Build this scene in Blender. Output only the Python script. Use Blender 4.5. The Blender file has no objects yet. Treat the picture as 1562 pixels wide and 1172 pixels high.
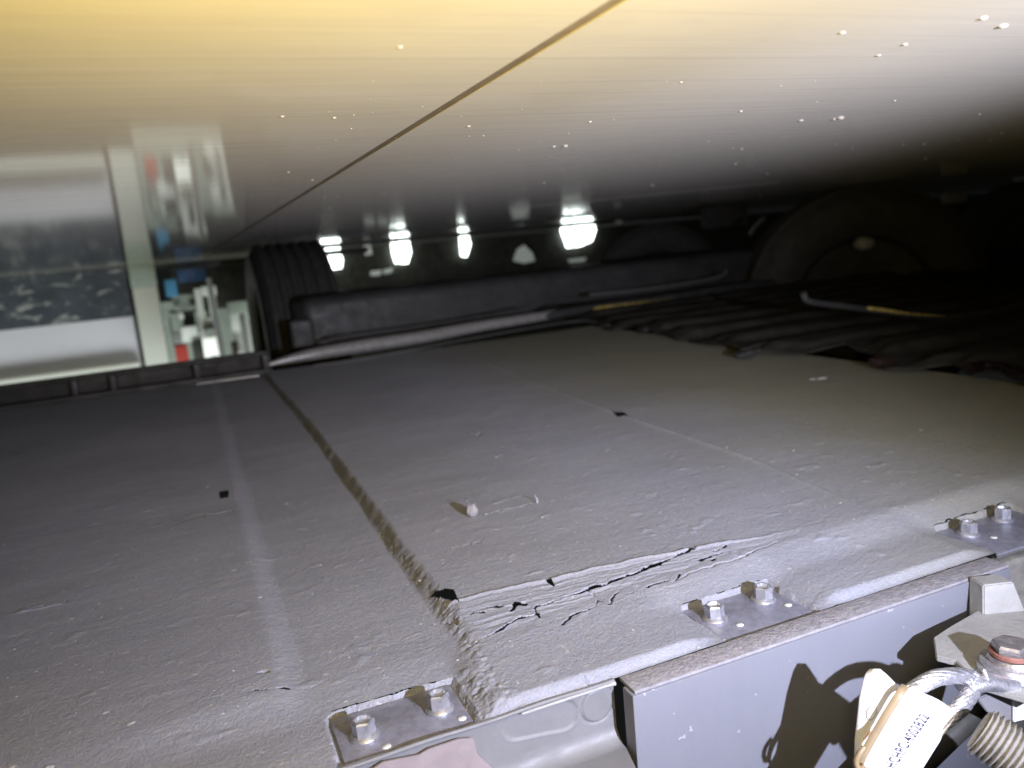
import bpy, bmesh, math, random
import numpy as np
from mathutils import Vector, Matrix
random.seed(7); rng = np.random.default_rng(7)
S = bpy.context.scene
COL = S.collection

# ------------------------------------------------------------------ camera
F, CX, CY = 1215.0, 781.0, 586.0            # pixels of the 1562 x 1172 photograph
AX = np.array([[0.91863925, 0.15099305, -0.36510687],
               [-0.38446197, 0.12865557, -0.91413169],
               [-0.0910545, 0.98012695, 0.17623914]])   # rows: world axes in camera axes
CAM = np.array([0.0, 0.0, 0.25])
cd = bpy.data.cameras.new('camera'); cam = bpy.data.objects.new('camera', cd); COL.objects.link(cam)
m = Matrix([list(AX[i]) + [CAM[i]] for i in range(3)] + [[0, 0, 0, 1]])
cam.matrix_world = m
cd.sensor_width = 36; cd.lens = 36 * F / 1562; cd.clip_start = 0.005; cd.clip_end = 200
cd.dof.use_dof = True; cd.dof.focus_distance = 0.51; cd.dof.aperture_fstop = 7.5
S.camera = cam

# ------------------------------------------------------------------ world, lamps, exposure
w = bpy.data.worlds.new('World'); S.world = w; w.use_nodes = True
w.node_tree.nodes['Background'].inputs[0].default_value = (0.35, 0.42, 0.40, 1)
w.node_tree.nodes['Background'].inputs[1].default_value = 0.02
S.view_settings.view_transform = 'Standard'; S.view_settings.look = 'None'
S.view_settings.exposure = 0; S.view_settings.gamma = 1

def lamp(name, kind, loc, energy, color, target=None, size=0.01, angle=90, blend=1.0, area=(1, 1)):
    d = bpy.data.lights.new(name, kind); o = bpy.data.objects.new(name, d); COL.objects.link(o)
    d.energy = energy; d.color = color
    if kind == 'AREA':
        d.shape = 'RECTANGLE'; d.size, d.size_y = area
    else:
        d.shadow_soft_size = size
    if kind == 'SPOT':
        d.spot_size = math.radians(angle); d.spot_blend = blend
    o.location = loc
    if target is not None:
        o.rotation_euler = (Vector(target) - Vector(loc)).to_track_quat('-Z', 'Y').to_euler()
    return o
lamp('torch', 'SPOT', (0.30, -0.20, 0.226), 54.0, (0.75, 0.775, 1.0), (0.24, 1.6, 0.12), 0.006, 90, 1.0)
lamp('torch_hotspot', 'SPOT', (0.30, -0.20, 0.226), 33.0, (0.78, 0.79, 1.0), (0.66, 1.3, 0.205), 0.006, 48, 1.0)
lamp('phone_lamp', 'SPOT', (0.03, -0.02, 0.235), 25.0, (1.0, 0.73, 0.19), (0.11, 0.22, 0.39), 0.004, 125, 1.0)
lamp('phone_lamp', 'POINT', (0.03, -0.02, 0.235), 0.50, (0.98, 0.95, 0.98), None, 0.004)
lamp('workshop_lamp', 'AREA', (-0.6, 6.2, -2.2), 88.0, (0.92, 1.0, 0.94), (-0.9, 8.0, -0.2), area=(3.0, 0.6))

# ------------------------------------------------------------------ geometry helpers
def ray(px, py): return AX @ np.array([px - CX, -(py - CY), -F])
def onz(px, py, z=0.0):
    r = ray(px, py); return CAM + r * ((z - CAM[2]) / r[2])
def ony(px, py, y):
    r = ray(px, py); return CAM + r * (y / r[1])
def atd(px, py, d):                      # point at camera depth d
    return CAM + ray(px, py) * (d / F)

def link(name, me, m, parent=None, smooth=False):
    if m is not None: me.materials.append(m)
    if smooth:
        me.polygons.foreach_set('use_smooth', [True] * len(me.polygons))
    o = bpy.data.objects.new(name, me); COL.objects.link(o)
    if parent is not None: o.parent = parent
    return o
def from_bm(name, bm, m, parent=None, smooth=False, sharp=None):
    bmesh.ops.recalc_face_normals(bm, faces=bm.faces[:])
    me = bpy.data.meshes.new(name); bm.to_mesh(me); bm.free()
    if sharp is not None:
        me.set_sharp_from_angle(angle=math.radians(sharp)); smooth = True
    return link(name, me, m, parent, smooth)
def tag(o, label=None, cat=None, group=None, kind=None):
    for k, v in (('label', label), ('category', cat), ('group', group), ('kind', kind)):
        if v: o[k] = v
    return o
def thing(name, loc, label, cat, group=None):
    o = bpy.data.objects.new(name, None); COL.objects.link(o); o.location = loc
    o.empty_display_size = 0.02
    return tag(o, label, cat, group)
def unparent_offset(o):                   # world-space mesh under an Empty that is not at the origin
    p = o.parent
    q = Vector((0, 0, 0))
    while p is not None: q += p.location; p = p.parent
    o.location = -q
    return o

def add_box(bm, c, s, bevel=0.0, seg=2, rot=None):
    r = bmesh.ops.create_cube(bm, size=1.0)
    M = Matrix.Translation(Vector(c)) @ (rot.to_4x4() if rot is not None else Matrix.Identity(4)) @ Matrix.Diagonal((s[0], s[1], s[2], 1))
    bmesh.ops.transform(bm, matrix=M, verts=r['verts'])
    if bevel > 0:
        es = list({e for v in r['verts'] for e in v.link_edges})
        bmesh.ops.bevel(bm, geom=es, offset=bevel, segments=seg, affect='EDGES', profile=0.6)
def box(name, c, s, m, parent=None, bevel=0.0, seg=2, rot=None):
    bm = bmesh.new(); add_box(bm, c, s, bevel, seg, rot)
    return from_bm(name, bm, m, parent, sharp=40)
def add_tube(bm, pts, rad, n=12, flat=1.0, up=None, cap=True):
    pts = [Vector(p) for p in pts]
    if not hasattr(rad, '__len__'): rad = [rad] * len(pts)
    rings = []; nrm = None
    for i, p in enumerate(pts):
        t = (pts[min(i + 1, len(pts) - 1)] - pts[max(i - 1, 0)]).normalized()
        if nrm is None:
            a = Vector(up) if up is not None else (Vector((0, 0, 1)) if abs(t.z) < 0.9 else Vector((1, 0, 0)))
            nrm = (a - t * a.dot(t)).normalized()
        else:
            nrm = (nrm - t * nrm.dot(t)).normalized()
        b = t.cross(nrm)
        rings.append([bm.verts.new(p + (nrm * math.cos(2 * math.pi * k / n) * flat + b * math.sin(2 * math.pi * k / n)) * rad[i]) for k in range(n)])
    for a, b in zip(rings[:-1], rings[1:]):
        for k in range(n):
            bm.faces.new((a[k], a[(k + 1) % n], b[(k + 1) % n], b[k]))
    if cap:
        bm.faces.new(rings[0][::-1]); bm.faces.new(rings[-1])
    return rings
def tube(name, pts, rad, m, parent=None, n=12, flat=1.0, up=None):
    bm = bmesh.new(); add_tube(bm, pts, rad, n, flat, up)
    return from_bm(name, bm, m, parent, sharp=50)
def spline(pts, k=8):
    P = [np.array(p, float) for p in pts]; P = [2 * P[0] - P[1]] + P + [2 * P[-1] - P[-2]]
    out = []
    for i in range(1, len(P) - 2):
        for j in range(k):
            t = j / k
            out.append(0.5 * (2 * P[i] + (P[i + 1] - P[i - 1]) * t + (2 * P[i - 1] - 5 * P[i] + 4 * P[i + 1] - P[i + 2]) * t * t + (3 * P[i] - P[i - 1] - 3 * P[i + 1] + P[i + 2]) * t ** 3))
    out.append(P[-2]); return out
def add_lathe(bm, profile, o=(0, 0, 0), axis='Z', n=32):
    rings = []
    for r, h in profile:
        ring = []
        for k in range(n):
            a = 2 * math.pi * k / n
            c = (r * math.cos(a), r * math.sin(a))
            v = {'Z': (c[0], c[1], h), 'X': (h, c[0], c[1]), 'Y': (c[0], h, c[1])}[axis]
            ring.append(bm.verts.new(Vector(o) + Vector(v)))
        rings.append(ring)
    for a, b in zip(rings[:-1], rings[1:]):
        for k in range(n): bm.faces.new((a[k], a[(k + 1) % n], b[(k + 1) % n], b[k]))
    return rings
def lathe(name, profile, m, parent=None, o=(0, 0, 0), axis='Z', n=32, cap=True, sharp=35):
    bm = bmesh.new(); R = add_lathe(bm, profile, o, axis, n)
    if cap:
        bm.faces.new(R[0][::-1]); bm.faces.new(R[-1])
    return from_bm(name, bm, m, parent, sharp=sharp)
def prism(name, pts, ext, m, parent=None, bevel=0.0):
    bm = bmesh.new()
    vs = [bm.verts.new(Vector(p)) for p in pts]; f = bm.faces.new(vs)
    r = bmesh.ops.extrude_face_region(bm, geom=[f])
    bmesh.ops.translate(bm, verts=[v for v in r['geom'] if isinstance(v, bmesh.types.BMVert)], vec=Vector(ext))
    if bevel > 0:
        bmesh.ops.bevel(bm, geom=bm.edges[:], offset=bevel, segments=2, affect='EDGES')
    return from_bm(name, bm, m, parent, sharp=40)
def grid_mesh(name, P, m, parent=None, hole=None):
    """P: (ny, nx, 3) array -> one smooth sheet."""
    ny, nx = P.shape[:2]
    me = bpy.data.meshes.new(name)
    me.vertices.add(nx * ny); me.vertices.foreach_set('co', P.reshape(-1).astype(np.float32))
    i = (np.arange(ny - 1)[:, None] * nx + np.arange(nx - 1)[None, :]).reshape(-1)
    q = np.stack([i, i + 1, i + nx + 1, i + nx], 1).astype(np.int32)
    if hole is not None: q = q[hole.reshape(-1)[q].sum(1) < 3]
    nf = len(q)
    me.loops.add(nf * 4); me.loops.foreach_set('vertex_index', q.reshape(-1))
    me.polygons.add(nf); me.polygons.foreach_set('loop_start', np.arange(nf, dtype=np.int32) * 4)
    me.update(calc_edges=True); me.validate()
    return link(name, me, m, parent, smooth=True)

# ------------------------------------------------------------------ materials
class NT:
    def __init__(s, name):
        s.m = bpy.data.materials.new(name); s.m.use_nodes = True
        s.t = s.m.node_tree; s.b = s.t.nodes['Principled BSDF']
        s.tc = s.t.nodes.new('ShaderNodeTexCoord')
    def n(s, kind, **kw):
        o = s.t.nodes.new('ShaderNode' + kind)
        for k, v in kw.items(): setattr(o, k, v)
        return o
    def l(s, a, b): s.t.links.new(a, b)
    def coord(s, scale=(1, 1, 1), rot=(0, 0, 0)):
        mp = s.n('Mapping'); mp.inputs['Scale'].default_value = scale; mp.inputs['Rotation'].default_value = rot
        s.l(s.tc.outputs['Object'], mp.inputs['Vector']); return mp.outputs[0]
    def noise(s, scale, detail=4, rough=0.6, vec=None, dist=0.0):
        o = s.n('TexNoise'); o.inputs['Scale'].default_value = scale; o.inputs['Detail'].default_value = detail
        o.inputs['Roughness'].default_value = rough; o.inputs['Distortion'].default_value = dist
        s.l(vec if vec is not None else s.tc.outputs['Object'], o.inputs['Vector']); return o.outputs[0]
    def ramp(s, src, stops):
        o = s.n('ValToRGB'); e = o.color_ramp.elements
        while len(e) < len(stops): e.new(0.5)
        for el, (p, c) in zip(e, stops):
            el.position = p; el.color = (c, c, c, 1) if not hasattr(c, '__len__') else (*c, 1)
        s.l(src, o.inputs[0]); return o.outputs[0]
    def mix(s, fac, a, b, blend='MIX'):
        o = s.n('Mix', data_type='RGBA', blend_type=blend)
        for v, i in ((fac, 0), (a, 6), (b, 7)):
            if hasattr(v, 'links'): s.l(v, o.inputs[i])
            elif i == 0: o.inputs[0].default_value = v
            else: o.inputs[i].default_value = (*v, 1)
        return o.outputs[2]
    def add(s, a, b, k=1.0):
        o = s.n('Math', operation='MULTIPLY_ADD'); s.l(b, o.inputs[0]); o.inputs[1].default_value = k
        if hasattr(a, 'links'): s.l(a, o.inputs[2])
        else: o.inputs[2].default_value = a
        return o.outputs[0]
    def bump(s, h, dist, strength=1.0):
        o = s.n('Bump'); o.inputs['Strength'].default_value = strength; o.inputs['Distance'].default_value = dist
        s.l(h, o.inputs['Height']); s.l(o.outputs[0], s.b.inputs['Normal'])
    def set(s, **kw):
        for k, v in kw.items():
            k = k.replace('_', ' ')
            if hasattr(v, 'links'): s.l(v, s.b.inputs[k])
            else: s.b.inputs[k].default_value = (*v, 1) if hasattr(v, '__len__') and len(v) == 3 else v
        return s

def simple(name, col, rough=0.6, metal=0.0, var=0.25, scale=30, bump=0.0, bscale=200, spec=0.5):
    t = NT(name)
    n = t.noise(scale, 5, 0.65)
    dark = tuple(c * (1 - var) for c in col); light = tuple(min(1, c * (1 + var)) for c in col)
    t.set(Base_Color=t.mix(t.ramp(n, [(0.3, 0.0), (0.7, 1.0)]), dark, light), Metallic=metal, Specular_IOR_Level=spec)
    r = t.ramp(t.noise(scale * 2.3, 3), [(0.3, max(0, rough - 0.12)), (0.7, min(1, rough + 0.12))])
    t.set(Roughness=r)
    if bump: t.bump(t.noise(bscale, 4), bump)
    return t.m
def emit(name, col, strength):
    t = NT(name); t.set(Base_Color=(0.8, 0.8, 0.8), Emission_Color=col, Emission_Strength=strength); return t.m

def cover_material():
    t = NT('dusty_grey_coating')
    big = t.noise(5, 4, 0.6)
    streak = t.noise(1.0, 5, 0.65, t.coord((9, 95, 30)))
    fine = t.noise(420, 3, 0.6)
    base = t.mix(t.ramp(big, [(0.3, 0.0), (0.7, 1.0)]), (0.272, 0.282, 0.325), (0.335, 0.345, 0.392))
    base = t.mix(t.ramp(streak, [(0.45, 0.0), (0.75, 0.35)]), base, (0.44, 0.445, 0.475))
    base = t.mix(t.ramp(fine, [(0.35, 0.35), (0.55, 0.0)]), base, (0.225, 0.23, 0.245))
    # pale specks of grit stuck in the coat
    sp = t.ramp(t.noise(170, 2, 0.5), [(0.70, 0.0), (0.76, 0.7)])
    base = t.mix(sp, base, (0.60, 0.585, 0.575))
    sc = t.ramp(t.noise(1.0, 3, 0.6, t.coord((40, 900, 200), (0, 0, 0.12))), [(0.68, 0.0), (0.75, 0.6)])
    base = t.mix(sc, base, (0.56, 0.55, 0.54))
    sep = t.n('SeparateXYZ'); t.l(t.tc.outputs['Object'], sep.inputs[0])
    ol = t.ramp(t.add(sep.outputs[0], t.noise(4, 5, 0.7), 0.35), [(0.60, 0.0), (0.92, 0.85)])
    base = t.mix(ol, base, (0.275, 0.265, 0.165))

    t.set(Base_Color=base, Roughness=0.68, Specular_IOR_Level=0.35, Sheen_Weight=0.04)
    h = t.add(t.noise(650, 3, 0.7), t.noise(270, 3, 0.6), 0.9)
    h = t.add(h, streak, 0.2)
    t.bump(h, 0.0007, 1.0)
    return t.m
def ceiling_material():
    t = NT('glossy_overhead_paint')
    streak = t.noise(1.0, 5, 0.7, t.coord((2.0, 60, 1)))
    st2 = t.noise(1.0, 6, 0.75, t.coord((7, 60, 1)))
    base = t.mix(t.ramp(t.noise(3, 4), [(0.3, 0.0), (0.7, 1.0)]), (0.41, 0.385, 0.30), (0.48, 0.45, 0.355))
    base = t.mix(t.ramp(st2, [(0.45, 0.0), (0.72, 0.22)]), base, (0.24, 0.23, 0.20))
    base = t.mix(t.ramp(t.noise(9, 5, 0.7), [(0.55, 0.0), (0.75, 0.25)]), base, (0.30, 0.28, 0.22))
    st3 = t.noise(1.0, 3, 0.6, t.coord((1.6, 210, 1)))
    base = t.mix(t.ramp(st3, [(0.60, 0.0), (0.70, 0.28)]), base, (0.62, 0.60, 0.55))
    base = t.mix(t.ramp(st3, [(0.30, 0.28), (0.40, 0.0)]), base, (0.16, 0.15, 0.14))
    t.set(Base_Color=base, Roughness=t.ramp(streak, [(0.3, 0.03), (0.75, 0.09)]), IOR=1.5)
    t.b.inputs['Sheen Weight'].default_value = 0.08; t.b.inputs['Sheen Roughness'].default_value = 0.45
    h = t.add(streak, t.noise(1.0, 4, 0.6, t.coord((12, 420, 1))), 0.15)
    t.bump(h, 0.00005, 0.5)
    return t.m
def wall_band_material():
    t = NT('scuffed_blue_band')
    sc = t.noise(1.0, 6, 0.75, t.coord((5, 3, 14)), 0.6)
    c = t.mix(t.ramp(t.noise(4, 5), [(0.3, 0.0), (0.7, 1.0)]), (0.035, 0.042, 0.058), (0.075, 0.088, 0.115))
    c = t.mix(t.ramp(sc, [(0.55, 0.0), (0.62, 0.9)]), c, (0.42, 0.43, 0.43))
    c = t.mix(t.ramp(t.noise(2.3, 4), [(0.62, 0.0), (0.72, 0.5)]), c, (0.16, 0.17, 0.12))
    t.set(Base_Color=c, Roughness=0.5); return t.m

M = {}
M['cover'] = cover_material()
M['ceiling'] = ceiling_material()
M['band'] = wall_band_material()
M['steel'] = simple('galvanised_plate', (0.33, 0.335, 0.41), 0.38, 0.4, 0.22, 130, 0.0003, 500)
M['bolt'] = simple('zinc_bolt', (0.60, 0.61, 0.66), 0.34, 0.75, 0.15, 120)
M['lilac'] = simple('pale_painted_steel', (0.205, 0.212, 0.245), 0.5, 0.0, 0.035, 9, 0.0001, 300)
def chipped():
    t = NT('chipped_pale_paint')
    c = t.mix(t.ramp(t.noise(9, 4), [(0.3, 0.0), (0.7, 1.0)]), (0.190, 0.196, 0.225), (0.208, 0.214, 0.243))
    c = t.mix(t.ramp(t.noise(150, 2, 0.5), [(0.735, 0.0), (0.76, 0.8)]), c, (0.40, 0.41, 0.44))
    c = t.mix(t.ramp(t.noise(26, 5, 0.7, t.coord((1, 1, 0.35))), [(0.55, 0.0), (0.8, 0.3)]), c, (0.15, 0.15, 0.165))
    t.set(Base_Color=c, Roughness=0.48); t.bump(t.noise(300, 3), 0.00012); return t.m
M['lilac'] = chipped()
M['lip'] = simple('dusty_paint', (0.30, 0.29, 0.31), 0.8, 0.0, 0.22, 160, 0.0012, 330)
M['skirt'] = simple('pale_grey_paint', (0.195, 0.195, 0.198), 0.55, 0.0, 0.08, 40, 0.0004, 120)
M['flake'] = simple('torn_pinkish_film', (0.28, 0.235, 0.235), 0.6, 0.0, 0.12, 40, 0.0008, 90)
M['paper'] = simple('white_label_paper', (0.86, 0.86, 0.85), 0.55, 0.0, 0.02, 30)
M['ink'] = simple('dark_print', (0.05, 0.05, 0.09), 0.6)
M['faint'] = simple('faint_red_print', (0.72, 0.45, 0.42), 0.6)
M['rubber_tan'] = simple('tan_rubber', (0.30, 0.225, 0.125), 0.5, 0, 0.12, 60)
M['tin'] = simple('tinned_copper', (0.72, 0.72, 0.76), 0.34, 0.8, 0.15, 250, 0.0004, 400)
M['bracket'] = simple('chalky_white_paint', (0.36, 0.36, 0.345), 0.6, 0.0, 0.12, 70, 0.0006, 260)
M['greyblock'] = simple('grey_block_paint', (0.19, 0.19, 0.20), 0.55, 0, 0.06, 40)
M['rust'] = simple('rusty_red_paint', (0.32, 0.14, 0.11), 0.6, 0.1, 0.4, 260, 0.0005, 300)
M['boltdull'] = simple('dull_steel', (0.42, 0.40, 0.40), 0.4, 0.7, 0.25, 200, 0.0004, 400)
M['hose'] = simple('beige_braid', (0.30, 0.285, 0.25), 0.75, 0, 0.2, 220, 0.0006, 500)
M['dirtwall'] = simple('dusty_grey_wall', (0.24, 0.235, 0.205), 0.8, 0, 0.3, 60, 0.002, 90)
M['grit'] = simple('pale_grit', (0.40, 0.39, 0.39), 0.8, 0, 0.3, 300)
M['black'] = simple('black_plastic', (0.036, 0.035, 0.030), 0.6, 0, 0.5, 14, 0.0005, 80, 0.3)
M['dark'] = simple('dark_grey_steel', (0.042, 0.042, 0.043), 0.55, 0, 0.35, 14)
M['tyre'] = simple('tyre_rubber', (0.042, 0.042, 0.041), 0.75, 0, 0.3, 30)
M['tube'] = simple('bright_worn_tube', (0.45, 0.44, 0.43), 0.35, 0.4, 0.2, 60)
M['olive'] = simple('yellow_glint_metal', (0.75, 0.60, 0.18), 0.28, 0.45, 0.3, 40)  # yellow of the pipe glints, put into the base colour
M['alu'] = simple('aluminium_trim', (0.62, 0.62, 0.62), 0.35, 0.9, 0.15, 90)
M['wall'] = simple('white_wall_paint', (0.68, 0.66, 0.75), 0.6, 0, 0.05, 2)
M['pillar'] = simple('cream_pillar_paint', (0.84, 0.85, 0.81), 0.55, 0, 0.05, 3)
M['white'] = simple('white_enamel', (0.72, 0.74, 0.72), 0.45, 0, 0.08, 6)
M['greygreen'] = simple('grey_green_enamel', (0.36, 0.41, 0.37), 0.5, 0, 0.15, 8)
M['blue'] = simple('blue_plastic', (0.06, 0.23, 0.42), 0.45, 0, 0.1, 8)
M['navy'] = simple('navy_plastic', (0.03, 0.07, 0.17), 0.45, 0, 0.1, 8)
M['red'] = simple('red_paint', (0.42, 0.045, 0.035), 0.5, 0, 0.15, 10)
M['darkred'] = simple('dark_red_plastic', (0.012, 0.004, 0.006), 0.3, 0, 0.3, 30)
M['brown'] = simple('rust_brown', (0.018, 0.008, 0.006), 0.6, 0, 0.4, 90)
M['sky'] = emit('window_daylight', (0.90, 1.0, 0.96), 6.0)
M['panelglow'] = emit('white_glow', (0.92, 1.0, 0.90), 0.5)
M['dimglass'] = emit('dim_grimy_glass', (0.55, 0.62, 0.58), 0.16)

# ------------------------------------------------------------------ the overhead glossy sheet, with its seam
ZC = 0.33
sx, sw, sd = 0.158, 0.0034, 0.004
xs = [-9.0, sx - sw, sx - sw, sx + sw, sx + sw, 12.0]
zs = [ZC, ZC, ZC + sd, ZC + sd, ZC, ZC]
bm = bmesh.new()
ys = [-2.5] + list(np.linspace(-0.5, 3.0, 15)) + [16.0]
rows = [[bm.verts.new((x, y, z)) for x, z in zip(xs, zs)] for y in ys]
for a, b in zip(rows[:-1], rows[1:]):
    for k in range(5): bm.faces.new((a[k], b[k], b[k + 1], a[k + 1]))
top = [[bm.verts.new((x, y, ZC + 0.04)) for x in (-9.0, 12.0)] for y in (-2.5, 16.0)]
bm.faces.new((top[0][0], top[0][1], top[1][1], top[1][0]))
ceil = from_bm('ceiling', bm, M['ceiling']); tag(ceil, kind='structure')
st_ = box('seam_filler', (sx, 6.75, ZC + 0.003), (2 * sw + 0.0008, 18.4, 0.0048), None, ceil)
st_.data.materials.append(simple('dark_seam_filler', (0.15, 0.12, 0.075), 0.7))
# grit and drops stuck to it
bm = bmesh.new()
spots = [(1282, 180, 9), (1273, 182, 6), (1222, 184, 5), (862, 223, 7), (845, 224, 5), (1130, 170, 4), (1500, 28, 8), (1530, 40, 9), (1285, 50, 6), (610, 72, 6), (440, 263, 4), (476, 275, 3), (715, 193, 5), (900, 186, 4), (1170, 265, 3), (1380, 68, 6), (1340, 85, 5), (1122, 250, 3), (830, 279, 3), (995, 283, 4), (1410, 220, 3), (1412, 242, 3), (510, 180, 5), (430, 178, 5)]
for k in range(120):
    spots.append((random.uniform(420, 1560), random.uniform(120, 330), abs(random.gauss(0, 0.9)) + 0.7))
for px, py, r in spots:
    hz = 440 - 0.0929 * px
    if py > hz - 62: continue
    p = onz(px, py, ZC); d = np.linalg.norm(p - CAM); rr = r * 0.5 * d / F
    s = bmesh.ops.create_icosphere(bm, subdivisions=1, radius=1.0)
    for v in s['verts']:
        v.co = Vector(p) + Vector((v.co.x * rr * random.uniform(0.9, 1.9), v.co.y * rr * 1.6, v.co.z * rr * 0.7))
g = from_bm('grit', bm, simple('dull_grit', (0.30, 0.29, 0.27), 0.7, 0, 0.5, 300), smooth=True); tag(g, 'pale specks of grit stuck to the glossy overhead sheet', 'grit', kind='stuff')
# long scratch line proud of the sheet
a, b = onz(780, 318, ZC), onz(1190, 278, ZC)
tube('scratch_ridge', [tuple(a), tuple((a * .6 + b * .4) + np.array([0, .01, 0])), tuple(b)], 0.0012, M['greyblock'], ceil, 6, 0.5)
a, b = onz(1380, 292, ZC), onz(1600, 267, ZC)
tube('scratch_ridge', [tuple(a), tuple(b)], 0.0012, M['greygreen'], ceil, 6, 0.5)

# ------------------------------------------------------------------ the big grey cover: a modelled sheet
FZ = -0.012                                 # level of the bolted flange
FY = 0.390                                  # its front edge
def sst(a, b, x):
    t = np.clip((x - a) / (b - a), 0, 1); return t * t * (3 - 2 * t)
def vnoise(x, y, seed, oct=3):
    out = np.zeros_like(x); amp = 1.0
    for o in range(oct):
        r = np.random.default_rng(seed + o); T = r.random((64, 64)) * 2 - 1
        xi = np.floor(x).astype(int); yi = np.floor(y).astype(int); fx = x - xi; fy = y - yi
        fx = fx * fx * (3 - 2 * fx); fy = fy * fy * (3 - 2 * fy)
        g = lambda i, j: T[(xi + i) % 64, (yi + j) % 64]
        out += amp * ((g(0, 0) * (1 - fx) + g(1, 0) * fx) * (1 - fy) + (g(0, 1) * (1 - fx) + g(1, 1) * fx) * fy)
        x = x * 2.03; y = y * 2.03; amp *= 0.5
    return out
def axis(segs):
    out = [segs[0][0]]
    for a, b, st in segs:
        n = max(1, int(round((b - a) / st))); out += list(a + (b - a) * (np.arange(1, n + 1) / n))
    return np.array(out)
xs = axis([(-0.62, -0.16, 0.006), (-0.16, 0.0, 0.0025), (0.0, 0.025, 0.0012), (0.025, 0.12, 0.0016), (0.12, 0.42, 0.00085), (0.42, 0.65, 0.0016), (0.65, 1.03, 0.005)])
ysx = axis([(FY, 0.45, 0.0008), (0.45, 0.54, 0.0006), (0.54, 0.66, 0.0018), (0.66, 0.72, 0.0011), (0.72, 0.92, 0.0025), (0.92, 0.97, 0.0013), (0.97, 1.3, 0.004), (1.3, 1.95, 0.008)])
X, Y = np.meshgrid(xs, ysx)
wob = vnoise(X * 40, Y * 40, 3) * 0.002
xa = np.interp(Y, [0.37, 0.487, 0.682, 1.137, 1.813], [0.026, 0.027, 0.029, 0.033, 0.041])
xb = np.interp(Y, [0.37, 0.507, 0.588, 0.805, 1.281, 1.95], [0.146, 0.148, 0.146, 0.150, 0.158, 0.156])
xc = np.interp(Y, [0.37, 0.462, 0.664, 0.96, 1.502, 1.95], [0.50, 0.506, 0.532, 0.536, 0.573, 0.59])
dB = np.interp(Y, [0.45, 0.6, 0.9, 1.4, 1.9], [0.0095, 0.0105, 0.0120, 0.0115, 0.010])
wB = np.interp(Y, [0.45, 0.55, 0.7, 1.0, 1.9], [0.017, 0.015, 0.012, 0.009, 0.008])
leftlow = 1 - sst(-wB, 0.0015, X - xb + wob * 0.6)                   # 1 left of the step
Z = -dB * leftlow
Z += 0.0055 * (1 - sst(-0.011, 0.011, X - xa + wob * 0.3)) * sst(0.40, 0.52, Y)   # left of the soft fold A
Z += -0.0016 * sst(-0.006, 0.006, X - xc) * sst(0.45, 0.6, Y)        # light crease C
Z += 0.0022 * np.exp(-((X - xc + 0.002) / 0.004) ** 2) * sst(0.45, 0.7, Y)
# cracked front slope of the plateau
rim = np.interp(X, [0.14, 0.20, 0.30, 0.40, 0.6], [0.519, 0.515, 0.506, 0.490, 0.475]) + vnoise(X * 90, X * 0 + 5, 11) * 0.0016
bot = np.interp(X, [0.135, 0.16, 0.20, 0.28, 0.40, 0.6], [0.464, 0.470, 0.474, 0.482, 0.482, 0.470]) + vnoise(X * 70, X * 0 + 9, 15) * 0.0013
dF = np.interp(X, [0.14, 0.30, 0.40, 0.46], [0.0058, 0.0042, 0.001, 0.0]) * (1 - leftlow)
tt = np.clip((rim - Y) / np.maximum(rim - bot, 1e-4), 0, 1)
strat = (np.floor(tt * 6 + 0.28 * vnoise(X * 30, Y * 120, 21)) + sst(0.55, 1.0, (tt * 6) % 1)) / 6
zone = (1 - leftlow) * np.interp(X, [0.13, 0.36, 0.43], [1, 1, 0])
Z += -dF * np.where((Y < rim), 0.8 * tt + 0.2 * np.clip(strat, 0, 1), 0)
Z += zone * 0.0016 * np.exp(-((Y - rim - 0.0012) / 0.0015) ** 2)     # lifted lip
stria = vnoise(X * 18, (Y - rim) * 520, 25, 2)
Z += zone * (tt > 0.02) * (tt < 0.98) * stria * 0.00035
# bend down onto the flange
base_l = np.where(Y < 0.9, Z, Z)
bend = 1 - sst(0.435, 0.479, Y + vnoise(X * 12, Y * 12, 31) * 0.002)
def bmask(x0, x1, w0, w1): return sst(x0, x0 + w0, X) * (1 - sst(x1 - w1, x1, X))
level = FZ + 0.0050 * (bmask(0.118, 0.287, 0.015, 0.03) + bmask(0.366, 0.536, 0.024, 0.03)) + 0.0003 * bmask(-0.4, 0.034, 0.02, 0.03) + 0.005 * bmask(0.64, 0.95, 0.02, 0.03)
level = FZ + (level - FZ) * sst(0.3902, 0.3985, Y) * np.where(Y > 0.445, 1 - 0.0 * Y, 1)
Z = Z * (1 - bend) + level * bend
ysh = 1 - sst(0.426, 0.446, Y)
HOLE = np.zeros(X.shape, bool)
# cut-outs for the plates, ragged along the back
for (x0, x1, y1) in ((0.040, 0.119, 0.4425), (0.286, 0.364, 0.4445), (0.533, 0.627, 0.4475)):
    jx = vnoise(Y * 160, Y * 0 + x0 * 50, 41, 2) * 0.0008; jy = vnoise(X * 160, X * 0 + x0 * 90, 43, 2) * 0.0009
    inside = (X > x0 + jx) & (X < x1 - 0.0 + jx) & (Y < y1 + jy)
    r = 0.008                                                          # rounded far corners
    cxl, cxr = x0 + r, x1 - r; cyy = y1 - r
    out = ((X < cxl) & (Y > cyy) & ((X - cxl) ** 2 + (Y - cyy) ** 2 > r * r))
    inside &= ~out
    Z = np.where(inside, FZ - 0.0052, Z)
    dash = (vnoise(X * 130, X * 0 + 3.3, 47, 2) > -0.15)
    rimg = (np.abs(Y - (y1 + 0.0016 + jy)) < 0.0008) & (X > x0 + 0.004) & (X < x1 - 0.004) & dash
    HOLE |= rimg
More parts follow.
